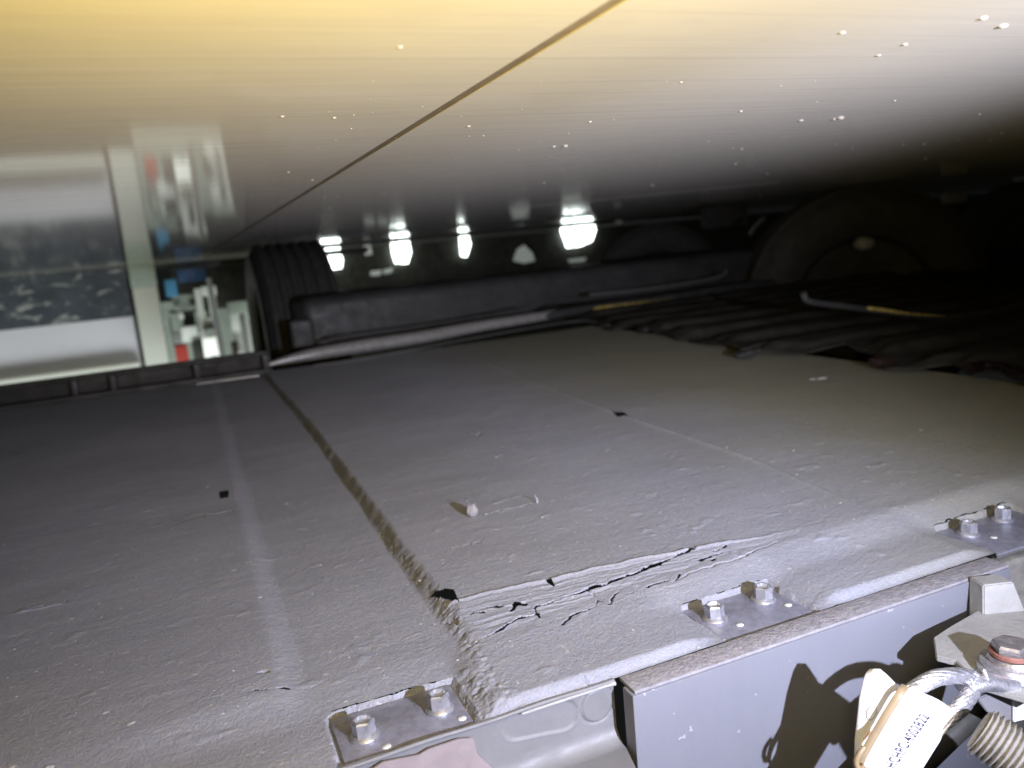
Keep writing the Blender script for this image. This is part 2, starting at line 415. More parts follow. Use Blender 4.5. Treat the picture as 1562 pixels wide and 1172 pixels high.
# cracks
def crack(pix, z, wpx, depth, dash=None, jit=1.0, lip=0.0):
    global Z, HOLE
    P = np.array([onz(px, py, z)[:2] for px, py in pix])
    D = np.full(X.shape, 9.0)
    x0, y0 = P.min(0) - 0.02; x1, y1 = P.max(0) + 0.02
    i0, i1 = np.searchsorted(ysx, [y0, y1]); j0, j1 = np.searchsorted(xs, [x0, x1])
    if i1 <= i0 or j1 <= j0: return
    XX = X[i0:i1, j0:j1] + jit * vnoise(X[i0:i1, j0:j1] * 130, Y[i0:i1, j0:j1] * 130, 51) * 0.0013
    YY = Y[i0:i1, j0:j1] + jit * vnoise(X[i0:i1, j0:j1] * 110, Y[i0:i1, j0:j1] * 110, 57) * 0.0015
    d = np.full(XX.shape, 9.0)
    for a, b in zip(P[:-1], P[1:]):
        ab = b - a; t = np.clip(((XX - a[0]) * ab[0] + (YY - a[1]) * ab[1]) / max(1e-9, ab @ ab), 0, 1)
        d = np.minimum(d, np.hypot(XX - a[0] - t * ab[0], YY - a[1] - t * ab[1]))
    wid = wpx * 0.5 * np.hypot(P[0][1], P[0][0]) / F * (1 + 0.6 * vnoise(XX * 60, YY * 60, 61))
    wid = np.maximum(wid, 0.0002)
    k = 1 - sst(wid * 0.8, wid * 1.6, d)
    if dash is not None:
        k = k * (vnoise(XX * 150, YY * 30, dash, 2) > 0.05)
    if depth >= 0.004:
        HOLE[i0:i1, j0:j1] |= k > 0.5
        depth = 0.0006
    Z[i0:i1, j0:j1] += -depth * k + lip * np.exp(-((d - wid * 2.0) / (wid * 0.9)) ** 2)
crack([(742, 928), (765, 926)], -.004, 3, .006)
crack([(776, 931), (788, 922), (801, 922)], -.004, 5, .007)
crack([(815, 925), (820, 921), (836, 919), (869, 907), (895, 899), (936, 885), (971, 875), (1003, 861)], -.003, 4.5, .007, lip=.0004)
crack([(1003, 861), (1035, 848), (1068, 838)], -.002, 4.5, .006)
crack([(721, 992), (740, 980), (761, 969), (788, 955), (826, 946)], -.010, 3.2, .005, lip=.0004)
crack([(817, 938), (824, 948)], -.009, 5, .005)
crack([(858, 955), (871, 943), (909, 928), (914, 920)], -.008, 3, .004)
crack([(914, 922), (930, 925), (944, 910)], -.008, 3, .004)
crack([(898, 905), (922, 917)], -.006, 2.5, .003)
crack([(957, 907), (985, 899), (1003, 892), (1033, 881)], -.006, 3, .004, dash=71)
crack([(1033, 881), (1070, 868), (1111, 857), (1187, 831)], -.004, 2.2, .003)
crack([(1030, 884), (1037, 877)], -.005, 5, .005)
crack([(705, 950), (735, 942), (765, 938)], -.007, 3, .004, dash=73)
crack([(1050, 858), (1085, 848), (1115, 838)], -.002, 4, .004, dash=75)
crack([(1052, 848), (1090, 838), (1130, 825)], -.001, 4, .004, dash=77)
crack([(1050, 866), (1090, 853)], -.003, 3.5, .004, dash=79)
crack([(835, 884), (845, 891)], 0, 4, .004)
crack([(735, 787), (760, 781), (790, 776), (812, 769)], 0, 2.2, .003, lip=.0009)
crack([(820, 768), (850, 763), (880, 756)], 0, 1.6, .0015, lip=.0008)
crack([(325, 868), (350, 863), (385, 857)], -.006, 4, .004, dash=81)
crack([(268, 799), (300, 789), (355, 779)], -.006, 2.0, .002, lip=.0009)
crack([(385, 1060), (410, 1056), (442, 1051)], -.008, 4.5, .005)
crack([(395, 1033), (420, 1030)], -.008, 3, .003, dash=83)
crack([(688, 836), (735, 826)], 0, 2, .0012, lip=.0011)
crack([(888, 1031), (900, 1036), (904, 1042)], FZ + .004, 3, .003)
crack([(5, 685), (28, 692)], -.006, 3, .003)
crack([(718, 660), (728, 666), (735, 660)], 0, 2.5, .003)
crack([(30, 938), (110, 922)], -.007, 2.0, .0006, lip=.0012)
# square hole and slot
def pit(pix, z, depth, through=False):
    global Z, HOLE
    P = [onz(px, py, z)[:2] for px, py in pix]
    ins = np.ones(X.shape, bool)
    for a, b in zip(P, P[1:] + P[:1]):
        ins &= ((b[0] - a[0]) * (Y - a[1]) - (b[1] - a[1]) * (X - a[0])) < 0
    Z = np.where(ins, Z - depth, Z)
    if through: HOLE |= ins
pit([(333, 748), (349, 745), (350, 757), (335, 760)], -.006, 0, True)
pit([(930, 627), (952, 627), (963, 636), (941, 636)], 0, 0, True)
pit([(652, 906), (694, 909), (703, 930), (688, 925)], -.006, 0, True)
pit([(674, 944), (698, 948), (699, 954), (684, 949)], -.007, .01)
# wavy, slightly lumpy sheet
Z += vnoise(X * 7, Y * 7, 81) * 0.0009 + vnoise(X * 130, Y * 190, 85, 3) * 0.00010
lump = vnoise(X * 55, Y * 75, 87, 3)
Z += np.where(lump > 0.75, (lump - 0.75) * 0.0012, 0)
rough = leftlow * (1 - leftlow) * 4
Z += rough * vnoise(X * 260, Y * 260, 91, 2) * 0.0011 * sst(1.0, 0.7, Y) if False else rough * vnoise(X * 260, Y * 260, 91, 2) * 0.0008 * (1 - 0.8 * sst(0.62, 0.85, Y))
Z += np.exp(-((X - 0.126) / 0.010) ** 2) * ysh * vnoise(X * 300, Y * 300, 93, 2) * 0.0009
cover = thing('cover_panel', (0.2, FY, 0), 'wide dusty grey cover panel with cracked front edge, dark groove and bolted flange', 'cover panel')
P = np.stack([X, Y, Z], -1)
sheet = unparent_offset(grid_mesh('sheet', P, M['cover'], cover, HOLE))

# front skirt and ledge under the flange, with its stamped circle and slot
ss = np.concatenate([np.linspace(0, 0.004, 4), np.linspace(0.005, 0.050, 64), np.linspace(0.0515, 0.10, 18)])
xk = np.linspace(-0.14, 0.203, 300)
SX, SS = np.meshgrid(xk, ss)
H = 0.030; R = 0.010
fz = np.where(SS < H, -SS, np.where(SS < H + R * 1.57, -H - R * np.sin(np.clip((SS - H) / R, 0, 1.5708)), -H - R))
fy = np.where(SS < H, 0, np.where(SS < H + R * 1.57, -R * (1 - np.cos(np.clip((SS - H) / R, 0, 1.5708))), -R - (SS - H - R * 1.57)))
c1 = ony(910, 1075, FY); c2a = ony(790, 1106, FY); c2b = ony(860, 1092, FY)
zz = FZ + fz
d1 = np.hypot(SX - c1[0], zz - c1[2])
tt2 = np.clip((SX - c2a[0]) / (c2b[0] - c2a[0]), 0, 1)
d2 = np.hypot(SX - c2a[0] - tt2 * (c2b[0] - c2a[0]), zz - c2a[2] - tt2 * (c2b[2] - c2a[2]))
rel = 0.0012 * (1 - sst(0.0100, 0.0112, d1)) - 0.0012 * np.exp(-((d1 - 0.0112) / 0.0007) ** 2)
rel += -0.0010 * (1 - sst(0.0085, 0.0100, d2)) + 0.0003 * np.exp(-((d2 - 0.0100) / 0.0006) ** 2)
rel += vnoise(SX * 60, SS * 60, 95) * 0.00025
P = np.stack([SX - np.maximum(SS - 0.046, 0) * 0.25, FY + fy - rel * (SS < H), zz], -1)
unparent_offset(grid_mesh('skirt', P[:, ::-1], M['skirt'], cover))
# bright bead along the flange edge
pts = [(x, FY - 0.0010, FZ - 0.0008 + 0.0004 * math.sin(x * 90)) for x in np.linspace(-0.14, 0.203, 40)]
unparent_offset(tube('edge_bead', pts, 0.0013, M['skirt'], cover, 8))
pts = [(x, FY - 0.0022, FZ - 0.0022) for x in np.linspace(0.142, 0.203, 12)]
unparent_offset(tube('edge_bead', pts, [0.0006] + [0.0009] * 10 + [0.0015], M['bracket'], cover, 12))
# peeling flake under the left plate
fl = [(562, 1178), (585, 1163), (640, 1152), (655, 1143), (700, 1128), (722, 1126), (728, 1150), (760, 1180), (700, 1190), (620, 1190)]
unparent_offset(prism('peeling_film', [ony(px, py, FY - 0.004) for px, py in fl], (0, 0.0012, 0), M['flake'], cover))

# clamp plates with their two flange bolts
plates = [((0.0425, 0.1160), (0.0575, 0.4140), (0.1025, 0.4175)),
          ((0.2885, 0.3610), (0.3005, 0.4215), (0.3455, 0.4265)),
          ((0.5360, 0.6250), (0.5530, 0.4290), (0.6000, 0.4340))]
yb = (0.4405, 0.4425, 0.4455)
bolt_src = None
def hexbolt(parent, x, y, z, rz):
    global bolt_src
    if bolt_src is None:
        bm = bmesh.new()
        R = add_lathe(bm, [(0.0001, 0), (0.0083, 0), (0.0085, 0.0008), (0.0080, 0.0016), (0.0066, 0.0024), (0.0060, 0.0027)], n=32)
        hr = []
        for zz_, r_ in ((0.0024, 0.0066), (0.0098, 0.0066), (0.0108, 0.0058), (0.0106, 0.0047), (0.0089, 0.0040), (0.0087, 0.0001)):
            hr.append([bm.verts.new((r_ * math.cos(k * math.pi / 3), r_ * math.sin(k * math.pi / 3), zz_)) for k in range(6)])
        for a, b in zip(hr[:-1], hr[1:]):
            for k in range(6): bm.faces.new((a[k], a[(k + 1) % 6], b[(k + 1) % 6], b[k]))
        bmesh.ops.recalc_face_normals(bm, faces=bm.faces[:])
        bolt_src = bpy.data.meshes.new('bolt'); bm.to_mesh(bolt_src); bm.free()
        bolt_src.set_sharp_from_angle(angle=math.radians(30)); bolt_src.materials.append(M['bolt'])
    o = bpy.data.objects.new('bolt', bolt_src); COL.objects.link(o); o.parent = parent
    o.location = (x, y, z); o.rotation_euler = (math.radians(random.uniform(-2, 2)), 0, rz)
    return o
for (xr, b1, b2), y1 in zip(plates, yb):
    cxp = (xr[0] + xr[1]) / 2; y0 = FY + 0.0012
    bm = bmesh.new(); add_box(bm, (0, (y0 + y1) / 2 - FY, 0), (xr[1] - xr[0], y1 - y0, 0.0022), 0.0006)
    pl = from_bm('clamp_plate', bm, M['steel'], cover, sharp=40)
    pl.location = (cxp - 0.2, 0, FZ - 0.0037)
    for b in (b1, b2):
        hexbolt(pl, b[0] - cxp, b[1] - FY, 0.0011, random.uniform(0, 1))
        bm = bmesh.new(); R = add_lathe(bm, [(0.0001, 0.0005), (0.0022, 0.0005), (0.0026, 0)], n=12)
        sp = from_bm('paint_dab', bm, M['white'], pl, smooth=True)
        sp.location = (b[0] - cxp + 0.0085, b[1] - FY - 0.0155, 0.00115)

# loose bits lying on the panel
def lump_obj(name, p, r, m, label, cat, sq=(1, 1, 0.8)):
    bm = bmesh.new(); s = bmesh.ops.create_icosphere(bm, subdivisions=2, radius=1.0)
    for v in s['verts']:
        k = 1 + random.uniform(-0.1, 0.1); v.co = Vector((v.co.x * sq[0], v.co.y * sq[1], v.co.z * sq[2] + sq[2] * 0.8)) * r * k
    o = from_bm(name, bm, m, sharp=30); o.location = p; return tag(o, label, cat)
p = onz(721, 787, 0); lump_obj('pebble', p, 0.0060, M['lip'], 'pale pebble lying at the left end of a hairline crack', 'pebble', (1, 1, 1.15))
p = onz(819, 768, 0); o = tube('splinter', [(0, 0, -0.002), (0.0005, 0.0, 0.004), (-0.001, 0.001, 0.0085)], [0.0013, 0.001, 0.0003], M['cover'], None, 6)
o.location = p; tag(o, 'thin splinter standing up at the right end of the hairline crack', 'splinter')
bm = bmesh.new()
for k in range(600):
    px = random.uniform(0, 1500); py = random.uniform(600, 1130) ** 1.0
    pt = onz(px, py, 0)
    if pt[1] < 0.455 or pt[1] > 1.9 or pt[0] > 0.95: continue
    i = min(len(ysx) - 1, np.searchsorted(ysx, pt[1])); j = min(len(xs) - 1, np.searchsorted(xs, pt[0]))
    r = abs(random.gauss(0, 0.00032)) + 0.00018
    s = bmesh.ops.create_icosphere(bm, subdivisions=1, radius=1.0)
    e = random.uniform(1, 2.4)
    for v in s['verts']:
        v.co = Vector((pt[0], pt[1], Z[i, j])) + Vector((v.co.x * r * e, v.co.y * r, v.co.z * r * 0.6)) * random.uniform(0.7, 1.3)
for px, py, r in ((68, 1152, .0022), (75, 1160, .0016), (15, 1155, .0015), (1253, 576, .006), (1240, 577, .004), (640, 875, .0012), (196, 1090, .0016), (160, 1075, .0014)):
    pt = onz(px, py, 0); i = min(len(ysx) - 1, np.searchsorted(ysx, pt[1])); j = min(len(xs) - 1, np.searchsorted(xs, pt[0]))
    s = bmesh.ops.create_icosphere(bm, subdivisions=1, radius=1.0)
    for v in s['verts']:
        v.co = Vector((pt[0], pt[1], Z[i, j])) + Vector((v.co.x * r * 1.8, v.co.y * r, v.co.z * r * 0.5)) * random.uniform(0.7, 1.3)
g = from_bm('grit', bm, M['grit']); tag(g, 'fine pale grit scattered over the grey cover panel', 'grit', kind='stuff')

# ------------------------------------------------------------------ the lilac box fixed in front of the flange
bx0, bx1 = 0.2045, 0.520
box_t = thing('steel_box', (0.36, 0.375, -0.16), 'pale lilac painted steel box face below the flange, with dusty top lip', 'box')
unparent_offset(box('front_plate', ((bx0 + bx1) / 2, 0.376, FZ - 0.152), (bx1 - bx0, 0.012, 0.30), M['lilac'], box_t, 0.0012))
unparent_offset(box('top_lip', ((bx0 + bx1) / 2 + 0.0012, 0.3802, FZ - 0.0012), (bx1 - bx0 - 0.002, 0.018, 0.0022), M['lip'], box_t, 0.0007))
# ------------------------------------------------------------------ dusty wall right of the box
dw = thing('side_wall', (0.62, 0.40, -0.1), 'dusty grey wall edge right of the lilac box, under the right plate', 'wall')
unparent_offset(box('wall_plate', (0.70, 0.395, FZ - 0.11), (0.355, 0.012, 0.20), M['dirtwall'], dw, 0.002))

# ------------------------------------------------------------------ bracket, terminal bolt, cable, tag, hose
br = thing('terminal_bracket', tuple(onz(1500, 985, -0.05)), 'chalky white metal bracket carrying the terminal bolt beside the lilac box', 'bracket')
zp = -0.030
poly = [onz(px, py, zp) for px, py in ((1424, 972), (1450, 955), (1502, 925), (1560, 905), (1640, 1000), (1600, 1075), (1500, 1046), (1458, 1008), (1428, 1000))]
unparent_offset(prism('plate', poly, (0, 0, -0.004), M['bracket'], br, 0.0006))
q = [(1500, 893), (1546, 888), (1565, 935), (1572, 985), (1500, 985)]
bk = [atd(px, py, 0.545) for px, py in q]
unparent_offset(prism('upright', bk, (0.004, 0.014, 0.0), M['bracket'], br, 0.0008))
tb = thing('terminal_bolt', tuple(onz(1542, 1022, zp)), 'steel terminal bolt with red paint ring on the white bracket', 'bolt')
lathe('washer', [(0.0085, 0.0), (0.0165, 0.0), (0.0165, 0.0025), (0.0085, 0.0025)], M['tin'], tb, (0, 0, 0.0040), cap=False)
lathe('flange', [(0.0001, 0), (0.0125, 0), (0.0128, 0.001), (0.0118, 0.003), (0.0001, 0.003)], M['boltdull'], tb, (0, 0, 0.0065), n=36, cap=False)
lathe('head', [(0.0105, 0), (0.0105, 0.007), (0.0095, 0.0085), (0.0070, 0.0088), (0.0001, 0.0072)], M['boltdull'], tb, (0, 0, 0.0095), n=6, cap=False, sharp=25)
lathe('paint_ring', [(0.0112, 0.0), (0.0118, 0.0008), (0.0118, 0.0026), (0.0110, 0.0034)], M['rust'], tb, (0, 0, 0.0100), n=24, cap=False)

gc = thing('ground_cable', tuple(onz(1480, 1040, zp)), 'tinned ground cable with crimped lug and looped strands, bolted to the white bracket', 'cable')
D0 = 0.462
lugp = [(1568, 1038), (1530, 1040), (1505, 1042)]
unparent_offset(lathe('lug_ring', [(0.0095, 0.0), (0.0180, 0.0), (0.0182, 0.0016), (0.0180, 0.0030), (0.0095, 0.0030)], M['tin'], gc, tuple(onz(1542, 1024, zp) + np.array([0, 0, 0.0008])), cap=False))
unparent_offset(tube('crimp_barrel', [atd(px, py, d) for px, py, d in ((1548, 1044, .463), (1522, 1042, .462), (1503, 1037, .461), (1482, 1042, .459), (1468, 1048, .457))], [0.0056, 0.0068, 0.0078, 0.0076, 0.0070], M['tin'], gc, 14, 0.7))
for k, (x0, y0, dd) in enumerate(((1500, 1022, .4575), (1478, 1030, .455))):
    unparent_offset(tube('crimp_dent', [atd(x0, y0, dd), atd(x0 + 6, y0 + 14, dd - .002), atd(x0 + 5, y0 + 27, dd - .001)], 0.0013, M['tin'], gc, 8))
def strand(path, r, seed):
    C = spline(path, 10); C = [Vector(p) for p in C]
    bm = bmesh.new(); rr = random.Random(seed)
    nw = 11
    for wv in range(nw):
        ph = wv / nw * 2 * math.pi; pts = []
        nrm = None
        for i, p in enumerate(C):
            t = (C[min(i + 1, len(C) - 1)] - C[max(i - 1, 0)]).normalized()
            if nrm is None: nrm = (Vector((0, 0, 1)) - t * t.z).normalized()
            else: nrm = (nrm - t * nrm.dot(t)).normalized()
            b = t.cross(nrm); a = ph + i * 0.09
            pts.append(p + (nrm * math.cos(a) + b * math.sin(a)) * r)
        add_tube(bm, pts, r * 0.40, 6)
    add_tube(bm, C, r * 0.8, 8)
    return from_bm('strand', bm, M['tin'], gc, sharp=60)
unparent_offset(strand([atd(px, py, d) for px, py, d in ((1485, 1036, .459), (1462, 1031, .456), (1430, 1034, .452), (1404, 1046, .450), (1380, 1066, .449), (1360, 1100, .452))], 0.0034, 1))
unparent_offset(strand([atd(px, py, d) for px, py, d in ((1484, 1050, .457), (1476, 1064, .453), (1464, 1080, .449), (1447, 1094, .447), (1425, 1112, .449), (1400, 1140, .452))], 0.0034, 2))

DT = 0.440
lt = thing('label_tag', tuple(atd(1370, 1110, DT)), 'folded white paper label printed HCHPC-4002822, held round the cable by a rubber band', 'label')
def patch(corners, n, m_, fun):
    """corners: pixel+depth at (s,t) = (0,0),(1,0),(0,1),(1,1)"""
    return None
TAGC = [np.array(v, float) for v in ((1288, 1196, 0.438), (1381, 1051, 0.440), (1384, 1210, 0.437), (1460, 1089, 0.441))]
def tagpt(s, t, off=0.0):
    s1 = min(max(s, -0.2), 1.2)
    c = (TAGC[0] * (1 - s1) * (1 - t) + TAGC[1] * s1 * (1 - t) + TAGC[2] * (1 - s1) * t + TAGC[3] * s1 * t)
    px, py, d = c
    d = d - 0.0055 * math.sin(math.pi * min(max(t, 0), 1)) - off
    crease = (t - (0.62 + 0.38 * s)) / 0.055
    d += 0.0022 * math.exp(-crease * crease)
    if t > 0.8 + 0.2 * s: d -= 0.0012
    px += 5 * math.sin(math.pi * t) * (s - 0.5) * 2 if s > 0.5 else 0
    return atd(px, py - (5 * math.sin(math.pi * t) if s > 0.97 else 0), d)
def sheet_patch(name, fun, ns, nt, m_, parent, thick=0.0004):
    bm = bmesh.new()
    V = [[bm.verts.new(Vector(fun(i / ns, j / nt))) for j in range(nt + 1)] for i in range(ns + 1)]
    W = [[bm.verts.new(Vector(fun(i / ns, j / nt)) + Vector(ray(CX, CY)).normalized() * thick) for j in range(nt + 1)] for i in range(ns + 1)]
    for i in range(ns):
        for j in range(nt):
            bm.faces.new((V[i][j], V[i + 1][j], V[i + 1][j + 1], V[i][j + 1]))
            bm.faces.new((W[i][j], W[i][j + 1], W[i + 1][j + 1], W[i + 1][j]))
    for i in range(ns):
        bm.faces.new((V[i][0], W[i][0], W[i + 1][0], V[i + 1][0])); bm.faces.new((V[i][nt], V[i + 1][nt], W[i + 1][nt], W[i][nt]))
    for j in range(nt):
        bm.faces.new((V[0][j], V[0][j + 1], W[0][j + 1], W[0][j])); bm.faces.new((V[ns][j], W[ns][j], W[ns][j + 1], V[ns][j + 1]))
    return from_bm(name, bm, m_, parent, sharp=60)
unparent_offset(sheet_patch('paper', lambda s, t: tagpt(s, t), 40, 40, M['paper'], lt))
# upper flap: rounded apex
def flap(s, t):
    left = np.array([np.interp(s, [0, .35, .7, .9, .965, 1], [1304, 1304, 1311, 1318, 1321, 1327]), np.interp(s, [0, .35, .7, .9, .965, 1], [1176, 1130, 1066, 1036, 1027, 1021])])
    right = np.array([np.interp(s, [0, .35, .7, .9, .965, 1], [1312, 1334, 1364, 1376, 1356, 1343]), np.interp(s, [0, .35, .7, .9, .965, 1], [1176, 1130, 1076, 1054, 1032, 1021])])
    p = left * (1 - t) + right * t
    return atd(p[0], p[1], 0.445 - 0.004 * math.sin(math.pi * t) - 0.003 * (1 - s))
unparent_offset(sheet_patch('folded_flap', flap, 40, 14, M['paper'], lt))
# faint print on the flap
def ring_on_flap(s0, t0, rs):
    pts = [flap(s0 + rs * math.cos(a), t0 + rs * 2.2 * math.sin(a)) + (CAM - flap(s0, t0)) * 0.0012 for a in np.linspace(0, 2 * math.pi, 25)]
    return pts
unparent_offset(tube('stamp_mark', ring_on_flap(0.60, 0.45, 0.065), 0.00022, M['grit'], lt, 5))
unparent_offset(tube('stamp_mark', [flap(0.36 + 0.02 * k, 0.45 + 0.05 * k) + (CAM - flap(.4, .5)) * 0.0012 for k in range(5)], 0.0005, M['faint'], lt, 5))
# rubber band round the label
bp = [atd(px, py, d) for px, py, d in ((1380, 1048, .4395), (1374, 1056, .4335), (1356, 1084, .4325), (1338, 1114, .4320), (1322, 1142, .4315), (1313, 1160, .4315), (1309, 1176, .433))]
vdir = Vector(ray(1340, 1100)).normalized()
unparent_offset(tube('rubber_band', spline(bp, 6), 0.0022, M['rubber_tan'], lt, 10, 0.45, up=vdir))
unparent_offset(tube('band_knot', spline([atd(px, py, d) for px, py, d in ((1318, 1140, .4300), (1311, 1150, .4290), (1306, 1163, .4290), (1311, 1174, .4290), (1319, 1168, .4290))], 6), 0.0016, M['rubber_tan'], lt, 8))
# printed text, pressed onto the curved label
fc = bpy.data.curves.new('print_curve', 'FONT'); fc.body = 'HCHPC-4002822'; fc.size = 1.0; fc.offset = 0.012; fc.space_character = 1.08
fo = bpy.data.objects.new('print_tmp', fc); COL.objects.link(fo)
bpy.context.view_layer.update()
dg = bpy.context.evaluated_depsgraph_get()
tm = bpy.data.meshes.new_from_object(fo.evaluated_get(dg)); bpy.data.objects.remove(fo)
bmt = bmesh.new(); bmt.from_mesh(tm); bpy.data.meshes.remove(tm)
bmesh.ops.triangulate(bmt, faces=bmt.faces[:])
bmesh.ops.subdivide_edges(bmt, edges=[e for e in bmt.edges if e.calc_length() > 0.3], cuts=1)
xs_ = [v.co.x for v in bmt.verts]; x0_, x1_ = min(xs_), max(xs_)
for v in bmt.verts:
    s = 0.245 + (v.co.x - x0_) / (x1_ - x0_) * 0.60
    t = 0.60 - (v.co.y / 0.72) * 0.19
    v.co = Vector(tagpt(s, t, 0.0005))
unparent_offset(from_bm('printed_number', bmt, M['ink'], lt))

# black tube added for the shadow behind the tag, and grey block by it
bs = tube('shade_tube', spline([atd(px, py, d) for px, py, d in ((1500, 1074, .50), (1462, 1105, .495), (1425, 1140, .49), (1380, 1185, .485), (1340, 1230, .48))], 6), 0.0085, M['black'], None, 16)
tag(bs, 'added black tube in place of the shadow behind the white label', 'shade tube')
gb = thing('grey_block', tuple(atd(1540, 1080, .48)), 'small grey block under the terminal bolt with pale right edge', 'block')
unparent_offset(prism('block_face', [atd(px, py, .470) for px, py in ((1490, 1066), (1545, 1046), (1546, 1102), (1533, 1102), (1505, 1086))], (0.012, 0.022, -0.004), M['greyblock'], gb, 0.0006))
unparent_offset(prism('pale_edge', [atd(px, py, .468) for px, py in ((1546, 1052), (1590, 1046), (1590, 1092), (1546, 1103))], (0.010, 0.02, 0), M['white'], gb, 0.0006))

hs = thing('braided_hose', tuple(atd(1530, 1130, .41)), 'beige corrugated braided hose end at the lower right corner', 'hose')
A0, A1 = np.array(atd(1492, 1112, .425)), np.array(atd(1640, 1215, .400))
ax = Vector(A1 - A0); L = ax.length; ax.normalize()
pts, rad = [], []
nr = 17
for i in range(nr * 8 + 1):
    u = i / (nr * 8); pts.append(tuple(Vector(A0) + ax * L * u)); rad.append((0.0128 + 0.0011 * math.sin(i / 8 * 2 * math.pi)) * (0.80 if i < 4 else 1))
unparent_offset(tube('ribbed_cover', pts, rad, M['hose'], hs, 28))

# ------------------------------------------------------------------ far edge of the cover: rail, trim, bright tube
rail = thing('edge_rail', (-0.2, 1.97, 0), 'black slotted rail along the far left edge of the cover panel', 'rail')
unparent_offset(box('lower_bar', (-0.32, 1.962, -0.002), (0.98, 0.035, 0.016), M['black'], rail, 0.003))
unparent_offset(box('upper_bar', (-0.32, 1.985, 0.040), (0.98, 0.020, 0.012), M['black'], rail, 0.003))
unparent_offset(box('back_strip', (-0.32, 2.000, 0.02), (0.98, 0.006, 0.05), M['black'], rail, 0.001))
for px in (113, 172, 300, 405):
    c = ony(px, 590 - (px - 100) * 0.13, 1.965)
    unparent_offset(box('clip', (c[0], 1.968, 0.022), (0.014, 0.022, 0.034), M['dark'], rail, 0.004))
unparent_offset(box('trim_strip', (-0.20, 1.940, 0.004), (0.74, 0.006, 0.004), M['dark'], rail, 0.0012))
o = tube('trim_strip', spline([onz(px, py, -0.002) for px, py in ((300, 586), (395, 573))], 4), 0.0016, M['alu'], None, 8)
tag(o, 'short thin bright trim strip at the far end of the soft fold', 'trim strip')
o = tube('trim_strip', spline([onz(px, py, 0.004) for px, py in ((478, 558), (560, 546), (690, 522), (800, 502), (880, 490), (912, 492))], 6), 0.0042, M['alu'], None, 8, 0.7)
tag(o, 'long thin bright trim strip below the shiny tube', 'trim strip')
path = [(402, 559, .003), (430, 551, .012), (480, 540, .021), (560, 527, .024), (640, 515, .024), (720, 500, .022), (800, 487, .020), (860, 477, .017)]
o = tube('shiny_tube', spline([ony(px, py, 2.03 + (px - 400) * 0.0003) for px, py, r in path], 6), list(np.interp(np.linspace(0, 7, 43), range(8), [p[2] for p in path])), M['tube'], None, 20, 0.75)
tag(o, 'shiny curved metal tube along the far edge of the cover', 'tube')
o = tube('dark_pipe', spline([ony(px, py, 2.0 + (px - 400) * 0.0003) for px, py in ((835, 483), (880, 474), (960, 463), (1040, 452), (1110, 440), (1180, 432))], 6), [.006] + [.011] * 2 + [.014] * 28, M['dark'], None, 16)
tag(o, 'dark pipe with a painted yellow glint continuing right from the shiny tube', 'pipe')
tube('yellow_glint', spline([ony(px, py - 3, 1.985 + (px - 400) * 0.0003) for px, py in ((905, 474), (940, 470), (985, 465), (1030, 459))], 6), [.001] + list(np.linspace(.005, .006, 9)) + list(np.linspace(.006, .0012, 9)), M['olive'], o, 8)  # warm glint on the pipe, modelled as a yellow strip
o = tube('thin_rod', spline([ony(px, py, 2.25) for px, py in ((493, 530), (500, 519), (520, 514), (600, 503), (690, 490), (800, 470))], 6), 0.005, M['dark'], None, 8)
tag(o, 'thin dark bent rod between shiny tube and dark beam', 'rod')
o = tube('thin_rod', spline([ony(px, py - 2, 2.2) for px, py in ((900, 452), (980, 444), (1060, 432), (1098, 424), (1108, 416))], 6), 0.006, M['alu'], None, 8)
tag(o, 'thin bright rod running up to the big tyre', 'rod')
# dark beam behind
bmn = thing('dark_beam', (0.9, 2.5, 0), 'long dark grey rounded beam behind the shiny tube', 'beam')
pA = ony(446, 457, 2.45); pB = ony(446, 520, 2.45); xr_ = ony(1290, 390, 2.45)
zt, zb = pA[2], pB[2]
unparent_offset(box('beam_body', ((pA[0] + xr_[0]) / 2 + .02, 2.60, (zt + zb) / 2 - .03), (xr_[0] - pA[0], 0.3, zt - zb + 0.06), M['dark'], bmn, 0.045, 6))
c = ony(462, 510, 2.43)
unparent_offset(box('end_bracket', (c[0], 2.44, c[2]), (0.07, 0.03, 0.09), M['dark'], bmn, 0.012, 3))

# ------------------------------------------------------------------ ribbed black liner on the right, ragged against the cover
lin = thing('ribbed_liner', (1.4, 1.4, 0), 'black ribbed plastic liner with ragged edge at right beyond the cover', 'liner')
edge = [(905, 489), (930, 503), (960, 500), (985, 505), (1010, 512), (1060, 522), (1118, 530), (1130, 540), (1150, 538), (1190, 531), (1240, 538), (1290, 530), (1330, 542), (1350, 560), (1400, 562), (1450, 560), (1500, 572), (1562, 588), (1660, 612)]
xe = np.array([onz(px, py, 0.006)[:2] for px, py in edge]); o_ = np.argsort(xe[:, 1])
yy = axis([(0.42, 2.45, 0.006)])
xe_y = np.interp(yy, xe[o_, 1], xe[o_, 0]) + vnoise(yy * 45, yy * 0, 101) * 0.006
uu = np.concatenate([np.linspace(0, 0.05, 12), np.linspace(0.06, 2.6, 30)])
LX = xe_y[:, None] + uu[None, :]; LY = np.repeat(yy[:, None], len(uu), 1)
rib = 0.016 * (np.clip(np.sin(LY * 2 * math.pi / 0.16), -0.4, 0.4) + 0.4)
LZ = 0.010 + rib * sst(0, 0.05, LX - xe_y[:, None]) + vnoise(LX * 9, LY * 9, 103) * 0.004 + np.where(uu[None, :] < 1e-6, -0.004, 0) + 0.003 * vnoise(LY * 14, LY * 0 + 2, 107) * (1 - sst(0, 0.08, LX - xe_y[:, None]))
unparent_offset(grid_mesh('ribbed_sheet', np.stack([LX, LY, LZ], -1), M['black'], lin))
